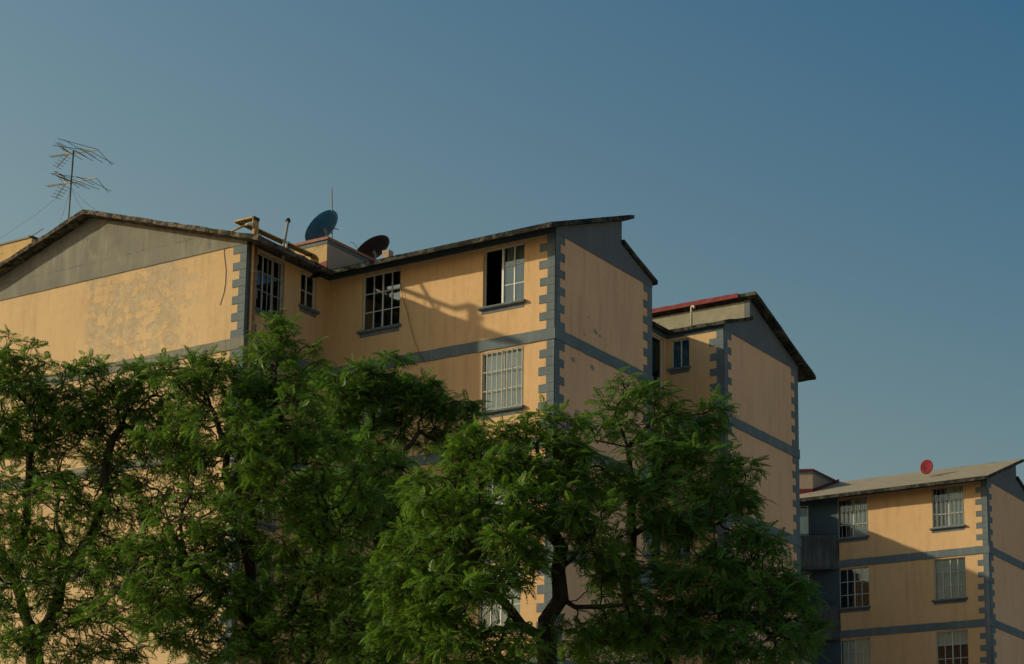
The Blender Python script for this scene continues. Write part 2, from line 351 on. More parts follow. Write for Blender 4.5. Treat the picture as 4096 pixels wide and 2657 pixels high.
def window(bld, ax, c, out, u0, u1, z0, z1, kind='grid', cols=4, rows=3, curtain=None, grille=None, sill='ledge', open_part=None, cu=None):
    """a window in the wall at plane c (out: sign of the outward direction on axis ax)"""
    inn = -out
    def B(mb, a, b, d0, d1, e, f):     # d measured inward from the wall face
        mb.box(*((c+inn*d0, c+inn*d1, a, b) if ax == 0 else (a, b, c+inn*d0, c+inn*d1)), e, f)
    fr = MB(); th = .028; d0, d1 = .07, .11
    B(fr, u0, u0+th, d0, d1, z0, z1); B(fr, u1-th, u1, d0, d1, z0, z1)
    B(fr, u0+th, u1-th, d0, d1, z0, z0+th); B(fr, u0+th, u1-th, d0, d1, z1-th, z1)
    lo, hi = u0+th, u1-th
    if open_part: lo = u0+(u1-u0)*open_part
    if open_part: B(fr, lo-.05, lo, d0-.01, d1+.01, z0+th, z1-th)
    for k in range(1, cols):
        x = lo+(hi-lo)*k/cols; wd = .016 if (k*2 == cols) else .009
        B(fr, x-wd, x+wd, d0+.004, d1-.004, z0+th, z1-th)
    for k in range(1, rows):
        z = z0+(z1-z0)*k/rows; B(fr, lo, hi, d0+.008, d1-.008, z-.009, z+.009)
    f = fr.build('window', M_WHITE, bld)
    pn = MB(); B(pn, lo, hi, .088, .093, z0+th, z1-th); pn.build('pane', M_GLASS, f)
    if sill == 'ledge':                # half-round precast ledge over a course of dark blocks
        a, b = u0-.07, u1+.05; n = 9; sb = MB()
        pts = [(.012, z0-.075), ]+[(-.055-.045*math.sin(math.pi*k/6)*1.0, z0-.04+.038*math.cos(math.pi*(1-k/6))) for k in range(7)]+[(.066, z0+.001)]
        poly = [(c+inn*d, z) for d, z in pts]
        sb.prism(poly, 0 if ax == 1 else 1, a, b)
        B(sb, u0-.03, u1, -.012, .02, z0-.165, z0-.0755)
        sb.build('sill', M_GREY, f)
    if curtain:
        r = random.Random(int(u0*100+z0*10)); cm = MB()
        for (fa, fb, mat, top, bot) in curtain:
            a = u0+(u1-u0)*fa; b = u0+(u1-u0)*fb; n = max(6, int((b-a)/.022)); vs = []
            cm = MB()
            for i in range(n+1):
                uu = a+(b-a)*i/n; dd = .135+.018*math.sin(i*1.7+r.random()*.6)+.006*r.random()
                for z in (z0+(z1-z0)*bot, z0+(z1-z0)*top):
                    vs.append((c+inn*dd, uu, z) if ax == 0 else (uu, c+inn*dd, z))
            cm.add(vs, [(2*i, 2*i+2, 2*i+3, 2*i+1) for i in range(n)]).build('curtain', mat, f)
    if grille:
        nb, nh, gm = grille; gb = MB()
        for i in range(nb+1):
            x = u0+.02+(u1-u0-.04)*i/nb; B(gb, x-.008, x+.008, -.018, -.002, z0+.01, z1-.012)
        for i in range(nh+1):
            z = z0+.02+(z1-z0-.045)*i/nh; B(gb, u0+.008, u1-.008, -.006, .01, z-.009, z+.009)
        gb.build('grille', gm, f)
    return f

def quoins(bld, corner, sides, lowz=0.0):
    """dark block courses up a corner; sides: (axis of the wall plane, plane, direction along the wall, outward sign, first course long?)"""
    cx, cy = corner
    for ax, c, du, out, long0 in sides:
        mb = MB(); o0 = .003
        u = cy if ax == 0 else cx
        def B(a, b, pr, e, f):
            x = (c-out*.02, c+out*pr); mb.box(*((*x, a, b) if ax == 0 else (a, b, *x)), e, f)
        tops = [ZT]+[b-BH for b in BANDS]; bots = list(BANDS)+[0]
        for tz, bz in zip(tops, bots):
            z = tz; L = long0; k = 0
            B(u, u+du*.197, .007, bz, tz)
            while z-.05 > bz:
                e = max(bz, z-.202); wdt = (.405 if L else .2)+random.uniform(-.016, .016)
                B(u-du*(.0145 if out*0 == 0 and False else 0), u+du*wdt, .0145, e+.004+random.uniform(-.003, .005), z-.004+random.uniform(-.005, .003))
                z -= .202; L = not L
        mb.build('corner_quoin', M_GREY, bld)

def band(bld, ax, c, out, u0, u1, mat=None, proud=.028, n=7):
    for b in BANDS[:n]:
        lo, hi = sorted((u0, u1)); k = max(1, int((hi-lo)/.22)); mb = MB(); vs = []
        for i in range(k+1):
            u = lo+(hi-lo)*i/k; e0, e1 = random.uniform(-.008, .008), random.uniform(-.007, .007); pr = out*(proud+random.uniform(-.004, .004))
            for d, z in ((0, b-BH+e0), (0, b+e1), (pr, b+e1-.004), (pr, b-BH+e0+.003)): vs.append((c+d, u, z) if ax == 0 else (u, c+d, z))
        mb.add(vs, [(4*i+a, 4*i+4+a, 4*i+4+(a+1) % 4, 4*i+(a+1) % 4) for i in range(k) for a in range(4)]+[(0, 1, 2, 3), (4*k, 4*k+1, 4*k+2, 4*k+3)])
        mb.build('floor_band', mat or M_GREY, bld)

HI = .372; LO = .333
def ztop_hi(y): return 17.83+HI*(y+.63)
def ztop_lo(y): return 18.04+LO*(4.57-y)
SLT = .10
def wing(bld, dY, mir, xl, slabmat, seed, redfront=False, xl_hi=-32.6):
    """gabled end wing. y' runs from the outer wall (0) to the stair side (W)."""
    Y = (lambda y: dY+YQ+y) if not mir else (lambda y: dY+2*MIR-YQ-y)
    sg = -1 if not mir else 1          # outward direction of the outer wall
    wl = MB(); panel(wl, 0, XG, -1, Y(0), Y(W), 0, ZT); wl.build('end_wall', M_YELG, bld)
    gb = MB(); g = lambda pts: [(Y(a), z) for a, z in pts]
    gb.prism(g([(-.0, ZT), (W, ZT), (W, ztop_lo(W)-SLT+.01), (2.95, ztop_lo(2.95)-SLT+.02), (2.95, ztop_hi(2.95)-SLT+.01), (0, ztop_hi(0)-SLT+.01)]), 0, XG-.14, XG+.022)
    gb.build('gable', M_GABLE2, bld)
    hs = rough_slab([(Y(-.63), ztop_hi(-.63)), (Y(3.10), ztop_hi(3.10)), (Y(3.10), ztop_hi(3.10)-SLT), (Y(-.63), ztop_hi(-.63)-SLT)], 0, xl_hi, XG+.277, seed=seed)
    hs.build('upper_roof_slab', slabmat, bld)
    tp = MB(); z = lambda y: ztop_hi(y)+.012
    tp.add([(xl_hi, Y(-.60), z(-.60)), (XG+.25, Y(-.60), z(-.60)), (XG+.25, Y(3.07), z(3.07)), (xl_hi, Y(3.07), z(3.07))], [(0, 1, 2, 3)])
    tp.build('roof_membrane', M_TOP, bld)
    ls = rough_slab([(Y(W+.13), ztop_lo(W+.13)), (Y(2.93), ztop_lo(2.93)), (Y(2.93), ztop_lo(2.93)-SLT), (Y(W+.13), ztop_lo(W+.13)-SLT)], 0, XR+.15, XG+.10, seed=seed+1)
    ls.build('lower_roof_slab', M_SLAB, bld)
    MB().box(xl_hi, XG-.141, Y(2.95), Y(2.83), 18.45, ztop_hi(2.9)-SLT).build('clerestory_wall', M_CLER, bld)
    return Y

def block(name, dY, label, full):
    XP, YP = (-29.553, 34.143) if full else (-30.6, 31.4)
    bld = empty(name, (-29.5, 40+dY, 0), label, 'apartment building')
    q = lambda y: y+dY
    # --- plan walls
    A_win = [(-28.53, -27.41), (-25.06, -23.94)]
    holes = [(a, b, z0, z1) for a, b in A_win for z0, z1 in FL]
    wl = MB(); xl = XP if full else -28.49
    panel(wl, 1, q(YQ), 1, xl, XG, 0, ZT, holes); wl.build('long_wall', M_YEL, bld)
    if not full:
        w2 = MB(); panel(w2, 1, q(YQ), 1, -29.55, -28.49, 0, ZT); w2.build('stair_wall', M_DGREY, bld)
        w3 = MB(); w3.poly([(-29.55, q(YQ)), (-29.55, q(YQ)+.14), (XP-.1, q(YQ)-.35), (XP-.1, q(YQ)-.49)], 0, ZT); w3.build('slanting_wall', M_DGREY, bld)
    pm = MB(); panel(pm, 1, q(YP), 1, -39.55, XP, 0, ZT); pm.build('front_wall', M_PEEL if full else M_YEL, bld)
    W1 = [(q(34.46), q(35.50), z0, z1) for z0, z1 in FL]; W2 = [(q(36.12), q(36.71), z1-.84, z1) for z0, z1 in FL]
    if not full: W1 = []; W2 = []
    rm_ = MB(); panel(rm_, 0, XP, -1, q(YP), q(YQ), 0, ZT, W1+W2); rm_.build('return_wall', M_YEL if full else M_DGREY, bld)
    bk = MB(); panel(bk, 0, -39.55, 1, q(YP), q(2*MIR-YQ), 0, ZT); panel(bk, 1, q(2*MIR-YQ), -1, -39.55, XG, 0, ZT)
    bk.build('back_wall', M_YEL, bld)
    st = MB(); panel(st, 1, q(YQ+W), -1, XR, XG, 0, ZT)
    RW = [(-24.66, -24.12, z1-.77, z1) for z0, z1 in FL]
    panel(st, 1, q(2*MIR-YQ-W), 1, XR, XG, 0, ZT, RW)
    SD = [(q(43.55), q(45.30), z0-.25, z1+.02) for z0, z1 in FL]
    panel(st, 0, XR, -1, q(YQ+W), q(2*MIR-YQ-W), 0, ZT, SD); st.build('stair_recess_wall', M_YEL, bld)
    # attic floor closes the shell
    fl = MB()
    def floor(z0, z1):
        fl.box(-39.4, XP-.16, q(YP+.16), q(YQ+.16), z0, z1); fl.box(-39.4, XR-.16, q(YQ+.16), q(2*MIR-YQ-.16), z0, z1)
        for a, b in ((YQ+.16, YQ+W-.16), (2*MIR-YQ-W+.16, 2*MIR-YQ-.16)): fl.box(XR-.16, XG-.16, q(a), q(b), z0, z1)
    floor(17.845, 17.90)
    for k in range(1, 7): floor(15.4-2.47*(k-1), 15.5-2.47*(k-1))
    fl.box(-31.0, -30.94, q(YP+.2), q(49), 0, 17.8); fl.box(XP-.1, XG-.2, q(40.0), q(40.06), 0, 17.8); fl.box(-26.3, -26.24, q(YQ+.2), q(39.9), 0, 17.8)
    fl.build('storey_slab', M_INT, bld)
    # --- bands
    band(bld, 1, q(YQ), -1, XP if full else -28.6, XG+.028); band(bld, 0, XG, 1, q(YQ), q(YQ+W+.028))
    band(bld, 1, q(YP), -1, -39.55, XP+.028, M_GABLE if full else None); band(bld, 0, XP, 1, q(YP), q(YQ-.03))
    band(bld, 1, q(2*MIR-YQ-W), -1, XR+.03, XG+.028); band(bld, 0, XG, 1, q(2*MIR-YQ-W), q(2*MIR-YQ+.028))
    # lintel strips under the eaves
    for bx in ((XP, XG, q(YQ-.022), q(YQ+.1), ZT, 17.96), (XP-.1, XP+.022, q(YP), q(YQ-.022), ZT, 17.93),
               (XR, XG, q(2*MIR-YQ-W-.022), q(2*MIR-YQ-W+.1), ZT, 17.985), (XR-.1, XR+.022, q(YQ+W), q(2*MIR-YQ-W-.022), ZT, 17.95)):
        MB().box(*bx).build('lintel', M_DGREY, bld)
    # --- end wings
    wing(bld, dY, False, XP, M_SLAB, 3); wing(bld, dY, True, XR, M_SLAB, 9)
    if full:
        e0, e1 = 2*MIR-YQ-3.10, ztop_hi(3.10)
        r = rough_slab([(e0-.035, e1+.02), (e0+.2, e1-.045), (e0+.19, e1-.12), (e0-.03, e1-.10)], 0, -32.6, -23.35, .006, seed=5)
        r.build('red_ridge_coping', M_RED, bld)
        MB().box(-32.6, XG-.02, 2*MIR-YQ-2.978, 2*MIR-YQ-2.95, 18.44, 18.565).build('red_base_flashing', M_RED, bld)
    # --- forward gable roof
    ax_, az = (-34.5 if full else -35.5), 19.53; tip = XP+.623; tz = 17.81; sl = (az-tz)/(ax_-tip)*-1
    y0, y1 = q(YP-.37), q(39.9)
    sm = M_SLABP if full else M_SLAB
    sp = XP-.12; sz = tz+(tip-sp)*sl
    rr = rough_slab([(sp, sz), (ax_, az), (ax_, az-.11), (sp, sz-.11)], 1, y0, y1, .012, seed=21)
    r2 = rough_slab([(tip, tz), (sp-.01, sz+.003), (sp-.01, sz-.113), (tip, tz-.11)], 1, y0, q(YQ-.60), .02, seed=23); rr.add(r2.v, r2.f)
    rr.add(*[x for x in (lambda m: (m.v, m.f))(rough_slab([(2*ax_-tip, tz), (ax_-.001, az), (ax_-.001, az-.11), (2*ax_-tip, tz-.11)], 1, y0, y1, .02, seed=22))])
    rr.build('gable_roof_slab', sm, bld)
    zs = lambda x: tz-.105+(abs(tip-ax_)-abs(x-ax_))*sl
    gp = MB(); gp.prism([(XP, ZT), (XP, zs(XP)), (ax_, zs(ax_)), (2*ax_-XP, zs(XP)), (2*ax_-XP, ZT)], 1, q(YP-.022), q(YP+.12))
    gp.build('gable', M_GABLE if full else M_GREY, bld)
    MB().box(XR-.1-4, XR+.15, q(YQ+W-.6), q(2*MIR-YQ-W+.6), 17.95, 18.04).build('stair_roof_slab', M_SLAB, bld)
    # --- stair penthouse on the roof
    px0, py0, pz = (-30.3, 38.0, 19.36) if full else (-29.85, 38.05, 19.24)
    sy = 0 if full else -1.3           # the far one's front face slants
    C0, C1, C2, C3 = (px0, q(py0)), (px0, q(py0+3.4)), (px0-3, q(py0+3.4)), (px0-3, q(py0)+sy)
    grow = lambda e: [(C0[0]+e, C0[1]-e), (C1[0]+e, C1[1]+e), (C2[0]-e, C2[1]+e), (C3[0]-e, C3[1]-e)]
    ph = MB().poly(grow(0), 17.9, pz-.09).build('penthouse', M_PENT if full else M_PENTB, bld)
    MB().poly([(px0-.03, q(py0)+.002), (px0+.004, q(py0)+.002), (px0+.004, C1[1]), (px0-.03, C1[1])], 17.95, pz-.095).build('penthouse_side_shade', M_PENTB, ph)  # darker sheet: this side's shade is put into its colour
    MB().poly(grow(.05), pz-.07, pz).build('coping', M_COP if full else M_MAROON, ph)
    MB().poly(grow(.014), pz-.17, pz-.0705).build('coping_course', M_GREY, ph)
    rz = lambda y: ztop_hi(y-YQ)+.01
    fs = MB(); fs.prism([(q(py0), rz(py0)-.1), (q(py0+2.3), rz(py0+2.3)-.1), (q(py0+2.3), rz(py0+2.3)+.10), (q(py0), rz(py0)+.12)], 0, px0-.02, px0+.016)
    if full: fs.prism([(px0-1.1, 18.0), (px0+.016, 18.0), (px0+.016, 18.74), (px0-.3, 18.70), (px0-.75, 18.60)], 1, q(py0)-.014, q(py0)+.01)
    else: fs.poly([(px0+.016, q(py0)-.016), (px0+.016, q(py0)+.1), (C3[0], C3[1]+.1), (C3[0], C3[1]-.016)], 17.95, rz(py0)+.12)
    fs.build('base_flashing', M_RED if full else M_MAROON, ph)
    # --- quoins
    quoins(bld, (XG, q(YQ)), [(1, q(YQ), -1, -1, False), (0, XG, 1, 1, True)])
    quoins(bld, (XG, q(YQ+W)), [(0, XG, -1, 1, True)])
    quoins(bld, (XP, q(YP)), [(1, q(YP), -1, -1, True), (0, XP, 1, 1, False)])
    c2 = 2*MIR-YQ
    quoins(bld, (XG, q(c2-W)), [(1, q(c2-W), -1, -1, False), (0, XG, 1, 1, True)])
    quoins(bld, (XG, q(c2)), [(0, XG, -1, 1, True)])
    return bld

main = block('apartment_building', 0.0, 'big ochre apartment block with peeling front gable and slate quoins, nearest', True)
far = block('apartment_building', 27.492, 'lower looking ochre apartment block at the far right with grey tilted roof', False)

def dress(b, dY, full):
    q = lambda y: y+dY
    w1 = (-28.53, -27.41); w2 = (-25.06, -23.94); C = M_CURT
    if full:
        window(b, 1, q(YQ), -1, *w1, *FL[0], cols=4)
        window(b, 1, q(YQ), -1, *w2, *FL[0], cols=2, open_part=.47, curtain=[(.5, .98, M_CURTG, .99, .0)])
        window(b, 1, q(YQ), -1, *w2, *FL[1], cols=2, rows=1, curtain=[(.02, .98, C, .98, .02)], grille=(8, 3, M_BARS))
        window(b, 1, q(YQ), -1, *w1, *FL[1], cols=4, curtain=[(.02, .5, C, .98, .02)])
        for k in range(2, 6):
            window(b, 1, q(YQ), -1, *w1, *FL[k], cols=4, curtain=[(.02, .98, C, .98, .4)] if k % 2 else None)
            window(b, 1, q(YQ), -1, *w2, *FL[k], cols=4, curtain=[(.3, .98, C, .98, .02)])
        for k in range(0, 6):
            z0, z1 = FL[k]
            f = window(b, 0, XP, 1, q(34.46), q(35.50), z0, z1, cols=3, rows=1, grille=(5, 3, M_DBARS),
                       curtain=[(.62, .98, M_CURTG, .98, .02)] if k else None)
            if k == 0:
                MB().box(XP-.30, XP-.27, q(34.72), q(34.98), z0+.35, z0+.75).build('hanging_cloth', M_CLOTHR, f)
                MB().box(XP-.26, XP-.24, q(34.55), q(34.66), z0+.05, z0+.42).build('hanging_cloth', M_CLOTHY, f)
                MB().box(XP-.28, XP-.26, q(34.50), q(34.64), z0+.6, z0+1.0).build('hanging_cloth', M_CLOTHB, f)
            window(b, 0, XP, 1, q(36.12), q(36.71), z1-.84, z1, cols=2, rows=2, curtain=[(.25, .98, M_CURTG, .98, .02)])
            window(b, 1, q(2*MIR-YQ-W), -1, -24.66, -24.12, z1-.77, z1, cols=2, rows=1 if k == 0 else 2, curtain=[(0.02, .98, M_DISHB, .98, .02)] if k == 0 else None)
            window(b, 0, XR, 1, q(43.55), q(45.30), z0-.25, z1+.02, cols=2, rows=1, sill=None, curtain=[(.45, .8, M_CURTP, .8, .0)])
    else:
        dk = M_CURTP
        window(b, 1, q(YQ), -1, *w1, *FL[0], cols=2, rows=3, curtain=[(.25, .42, dk, .98, .0), (.42, .98, C, .98, .02)], grille=(7, 3, M_DBARS))
        window(b, 1, q(YQ), -1, *w2, *FL[0], cols=2, rows=3, curtain=[(.2, .42, dk, .98, .0), (.42, .98, C, .98, .02)], grille=(7, 3, M_DBARS))
        window(b, 1, q(YQ), -1, *w2, *FL[1], cols=4, curtain=[(.02, .98, C, .98, .02)])
        window(b, 1, q(YQ), -1, *w1, *FL[1], cols=4, curtain=[(.02, .98, M_PATT, .98, .02)])
        window(b, 1, q(YQ), -1, *w2, *FL[2], cols=4, curtain=[(.02, .98, C, .98, .66), (.02, .98, M_PATT, .66, .02)])
        window(b, 1, q(YQ), -1, *w1, *FL[2], cols=4, curtain=[(.02, .98, C, .98, .02)])
        for k in range(3, 6):
            for ww in (w1, w2): window(b, 1, q(YQ), -1, *ww, *FL[k], cols=4, curtain=[(.02, .98, C, .98, .3)])
        # narrow windows in the slanting bay and a walled balcony before it, one per storey
        A = Vector((-29.55, q(YQ), 0)); e = Vector((-1.05, -.49, 0)).normalized(); nrm = Vector((-e.y, e.x, 0)); nrm = nrm if nrm.y < 0 else -nrm
        def sl(mb, u0, u1, d0, d1, z0, z1):
            P = lambda u, d: A+e*u+nrm*d
            mb.poly([(P(u, d).x, P(u, d).y) for u, d in ((u0, d0), (u1, d0), (u1, d1), (u0, d1))], z0, z1)
        for k in range(6):
            z0, z1 = FL[k]; z0 += .0; z1 -= .1; f = MB()
            for u in (.10, .56, 1.02): sl(f, u-.018, u+.018, -.0, .03, z0, z1)
            for z in (z0+.02, z0+.47, z0+.90, z1-.02): sl(f, .118, .99, .002, .026, z-.012, z+.012)
            f = f.build('window', M_WHITE, b); c = MB(); sl(c, .1, 1.0, -.01, .006, z0, z0+.88); c.build('curtain', M_CURT, f)
            c = MB(); sl(c, .1, 1.0, -.01, .006, z0+.881, z1); c.build('pane', M_BLACK, f); c = MB(); sl(c, .1, 1.0, .014, .017, z0, z1); c.build('pane', M_GLASS, f)  # black sheet behind the upper glass stands in for the dark room
        for k in range(0, 5):
            zt, zb = 16.50-2.47*k, 15.36-2.47*k
            pts = [(-28.52, q(YQ)), (-28.55, q(YQ)-.12), (-28.66, q(YQ)-.24), (-28.85, q(YQ)-.35), (-30.75, q(YQ)-1.26)]
            inn = [(x-.04, y+.09) for x, y in pts]; mb = MB()
            for i in range(4): mb.poly([pts[i], pts[i+1], inn[i+1], inn[i]], zb, zt)
            mb.poly([(-28.54, q(YQ))]+[(x-.01, y+.012) for x, y in pts[1:]]+[(-30.75, q(YQ))], zb-.06, zb+.06)
            bc = mb.build('balcony', M_STAIN, b); rl = MB()
            for j in range(24):
                t_ = j/23; x = -28.75-1.95*t_; y = q(YQ)-.26-.95*t_; h_ = .05+.03*random.random()
                rl.add([(x-.02, y, zt), (x+.02, y, zt), (x+.005, y+.01, zt+h_), (x-.012, y+.01, zt+h_*.8)], [(0, 1, 2, 3)])
                rl.tube([(x, y+.03, zt), (x, y+.03, zt+.055)], .010, 4)
            rl.tube([(-28.6, q(YQ)-.14, zt+.05), (-28.85, q(YQ)-.30, zt+.05), (-30.75, q(YQ)-1.21, zt+.05)], .012, 5); rl.build('balcony_rail', M_BLACK, bc)
dress(main, 0, True); dress(far, 27.492, False)

# a taller wall of the neighbouring block showing over the left roof slope
pr = onplane(128, 944, 1, 37.0)
nb = empty('rooftop_parapet', (-43, 38, 0), 'sunlit stained parapet with dark coping peeping over the left roof slope', 'parapet')
MB().box(-46, pr[0], 37.0, 39, 0, pr[2]-.05).build('wall', M_PENT, nb)
MB().box(-46.03, pr[0]+.03, 36.97, 39.03, pr[2]-.049, pr[2]+.0).build('coping', M_BLACK, nb)

# ------------------------------------------------------------------ things on the roofs
def yellow_pipes():
    t = empty('gas_pipe_bundle', (-29.45, 34.35, 0), 'bundle of yellow gas pipes climbing the corner and bending over the eave', 'gas pipes')
    for k in range(4):
        x = XP+.05; y = 34.265+k*.052; zt = 18.50; m = MB()
        xb = -29.93-.05*k*0
        yy = y; m.tube([(x, yy, 0), (x, yy, 9), (x, yy, 17.8), (x, yy, zt-.03), (x-.02, yy, zt), (x-.05, yy, zt+.012-.03*0), (-29.9-.052*(3-k), yy, zt+.012), (-29.93-.052*(3-k), yy+.03, zt+.01), (-29.93-.052*(3-k), 35.6, zt+.02), (-29.93-.052*(3-k), 37.1, zt+.03), (-29.93-.052*(3-k), 37.2, zt-.02), (-29.93-.052*(3-k), 37.2, 18.2)], .022, 8)
        m.v = m.v[16:]; m.f = [tuple(i-16 for i in f) for f in m.f if min(f) >= 16]
        m.build('pipe', M_PIPE, t, True)
        MB().tube([(x, yy, 0), (x, yy, 9), (x, yy, 17.9)], .022, 8).build('pipe', M_PIPE2, t, True)
    m = MB()
    for y in (35.0, 36.1, 36.9):
        m.tube([(-29.9, y, 18.49), (-29.9, y, 18.0)], .012, 5); m.tube([(-30.12, y, 18.49), (-29.86, y, 18.49)], .014, 5)
    m.build('bracket', M_BLACK, t)
    for z in (17.2, 14.9, 12.3, 9.8, 7.3): MB().box(XP, XP+.085, 34.24, 34.45, z, z+.03).build('wall_clamp', M_STEEL, t)
    MB().box(XP+.022, XP+.078, 34.235, 34.45, 18.46, 18.53).build('elbow', M_BLACK, t)
    return t
yellow_pipes()
t = empty('gas_pipe', (-29.5, 34.2, 18), 'single yellow pipe with grey elbow lying across the roof edge', 'gas pipe')
MB().tube([(-30.25, 34.16, 18.17), (-30.0, 34.16, 18.25), (-29.62, 34.16, 18.315)], .026, 8).build('pipe', M_PIPE, t, True)
MB().tube([(-29.64, 34.16, 18.312), (-29.56, 34.16, 18.32), (-29.455, 34.20, 18.30), (-29.44, 34.22, 18.22)], .033, 8).build('elbow', M_STEEL, t, True)
MB().tube([(-29.44, 34.235, 18.22), (-29.44, 34.235, 0)], .026, 8).build('pipe', M_PIPE2, t, True)

a, b = onplane(1134, 990, 0, -29.35), onplane(1152, 884, 0, -29.5)
t = empty('vent_pipe', tuple(a), 'leaning galvanised vent pipe with dark cap on the roof edge', 'vent pipe')
MB().tube([a-np.array([0, 0, .3]), a, b], .034, 10).build('flue', M_STEEL, t, True)
d = (b-a)/np.linalg.norm(b-a)
MB().tube([b-d*.02, b+d*.02, b+d*.05, b+d*.085], [.062, .062, .05, .02], 10).build('cap', M_BLACK, t, True)
p = onplane(1146, 985, 0, -29.25)
t = MB().tube([p-np.array([0, 0, .2]), p+np.array([0, 0, .06]), p+np.array([.01, .02, .1]), p+np.array([.02, .07, .11])], .026, 8).build('vent_elbow', M_PVC, None, True)
tag(recentre(t, p), 'short white plastic elbow beside the leaning vent pipe', 'pipe elbow')

p = onplane(2766, 1300, 1, 46.3); q_ = onplane(2764, 1232, 1, 46.3)
h = q_[2]
t = MB().tube([(p[0], 46.3, p[2]-.15), (p[0], 46.3, h-.05), (p[0]+.01, 46.28, h), (p[0]+.05, 46.27, h+.03), (p[0]+.10, 46.26, h+.01), (p[0]+.11, 46.26, h-.05)], .028, 9).build('vent_elbow', M_PVC, None, True)
tag(recentre(t, p), 'tall hooked white vent pipe before the red topped roof wall', 'vent pipe')

def dish(name, px, d, size, look, mat, label, base_z, lnb=True, matf=None, depth=.16, armtip=None):
    """offset dish: look = direction the bowl faces, in camera axes (right, up, toward viewer)"""
    c = Vector(at(*px, d)); n = Vector(RM.T @ np.array(look)).normalized()
    t = empty(name, (c.x, c.y, base_z), label, 'satellite dish', 'satellite dishes on the roofs')
    upv = (Vector((0, 0, 1))-n*n.z).normalized(); sd = n.cross(upv); m = MB(); R0 = size/2; vs = []; N = 36; Kr = 6
    for k in range(Kr+1):
        r = R0*k/Kr
        for i in range(N):
            a = 2*math.pi*i/N; dz = depth*R0*((k/Kr)**2-1)
            vs.append(c+(sd*math.cos(a)*.94+upv*math.sin(a)*1.06)*r+n*dz)
    fs = [(k*N+i, k*N+(i+1) % N, (k+1)*N+(i+1) % N, (k+1)*N+i) for k in range(Kr) for i in range(N)]
    m.add(vs, fs); back = [v-n*.012 for v in vs]; m.add(back, [f[::-1] for f in fs])
    b0 = Kr*N; n2 = len(vs); m.f += [(b0+i, b0+(i+1) % N, n2+b0+(i+1) % N, n2+b0+i) for i in range(N)]
    m.build('reflector', mat, t, True)
    bc = c-n*(depth*R0+.02)
    MB().tube([bc, bc-n*.07, Vector((bc.x-n.x*.12, bc.y-n.y*.12, bc.z-.12)), Vector((bc.x-n.x*.12, bc.y-n.y*.12, base_z))], [.05, .035, .022, .022], 8).build('mount', M_STEEL, t, True)
    low = c-upv*R0*1.0; f = c+n*R0*1.05-upv*R0*.75
    if not lnb:                        # only the slim arm shows past the rim
        f = Vector(at(*armtip, d+.25)); MB().tube([c+(f-c)*.35, f], .011, 6).build('feed_arm', M_BLACK, t); return t
    MB().tube([low, f], .011, 6).build('feed_arm', M_STEEL if not matf else matf, t)
    MB().tube([f-n*.02+upv*.0, f+upv*.05-n*.06, f+upv*.09-n*.10], [.025, .03, .02], 8).build('receiver', M_BLACK, t, True)
    return t
dish('satellite_dish', (1285, 908), 49.4, 1.0, (-.62, .66, -.43), M_DISHB, 'blue satellite dish seen from behind on the stair penthouse roof', 19.36, lnb=False, armtip=(1354, 918))
dish('satellite_dish', (1488, 996), 50.5, .98, (-.46, .78, -.40), M_DISHD, 'dark maroon satellite dish tilted behind the penthouse coping', 19.2, lnb=False, armtip=(1500, 1000))
dish('satellite_dish', (3706, 1868), 70.5, .50, (-.55, .25, .80), M_DISHR, 'small red satellite dish on the far grey roof', 18.9, depth=.12)

a = onplane(1328, 960, 1, 38.4); b = onplane(1327, 755, 1, 38.4)
t = MB().tube([a-np.array([0, 0, .1]), (a+b)/2+np.array([0.004, 0, 0]), b], [.021, .019, .017], 6).build('mast', M_ROD)
tag(recentre(t, a), 'slim bare mast standing before the blue dish', 'mast')
a = onplane(1545, 1030, 1, 38.8)
t = MB().box(a[0]-.13, a[0]+.07, 38.8, 39.0, a[2]-.3, a[2]+.2).build('block_pier', M_PENTB, None)
tag(recentre(t, (a[0], 38.9, a[2]-.3)), 'small square masonry pier beside the dark dish', 'masonry pier')

# --- double television antenna on a leaning mast
YA = 35.5
mt, mbx = onplane(294, 603, 1, YA), onplane(274, 870, 1, YA)
t = empty('television_antenna', (mbx[0], YA, 19.1), 'tall mast carrying two stacked television antennas above the left gable', 'antenna')
MB().tube([mbx+(mbx-mt)*.5, mbx, mt], .022, 8).build('mast', M_ROD, t, True)
def zp(x, y, z): v = ray(x, y); return CAM+v*((z-CAM[2])/v[2])
def antenna_head(sc, x0, y0, zz, P):
    f = lambda a, b: zp(x0+a/3.86, y0+b/3.86, zz)
    bm = MB(); J = f(*P['j']); E = f(*P['e']); bm.tube([J, E], .016, 6)
    L = f(*P['l']); bm.tube([J, L], .014, 6)
    hd = bm.build('boom', M_ANT, t)
    rods = MB()
    for q0, q1 in P['rods']: rods.tube([f(*q0), f(*q1)], .0075, 5)
    el = (f(*P['rods'][0][1])-f(*P['rods'][0][0])); el = el/np.linalg.norm(el)
    bd = (L-J); n = 9
    for i in range(1, n+1): c = J+bd*i/n; rods.tube([c-el*.075, c+el*.075], .006, 4)
    wm = MB()
    for key, sgn in (('up', 1), ('dn', -1)):   # the corner reflector's wings, above and below the boom
        c1 = J+np.array([0, 0, 0]); tgt = P[key]
        v = ray(x0+tgt[0]/3.86, y0+tgt[1]/3.86); bdn = bd/np.linalg.norm(bd)
        # wing tip lies in the vertical plane through the boom
        nn = np.cross(bdn, [0, 0, 1]); tt = np.dot(J-CAM, nn)/np.dot(v, nn); tip = CAM+v*tt
        wm.tube([J, tip], .012, 5)
        for i in range(1, 6): c = J+(tip-J)*i/5; rods.tube([c-el*.17, c+el*.17], .0065, 4)
    wm.build('reflector_wing', M_ANT, t); rods.build('element', M_ROD, t)
zz1 = zp(294, 617, 1)[2]
hz = lambda y: onplane(290, y, 1, YA)[2]
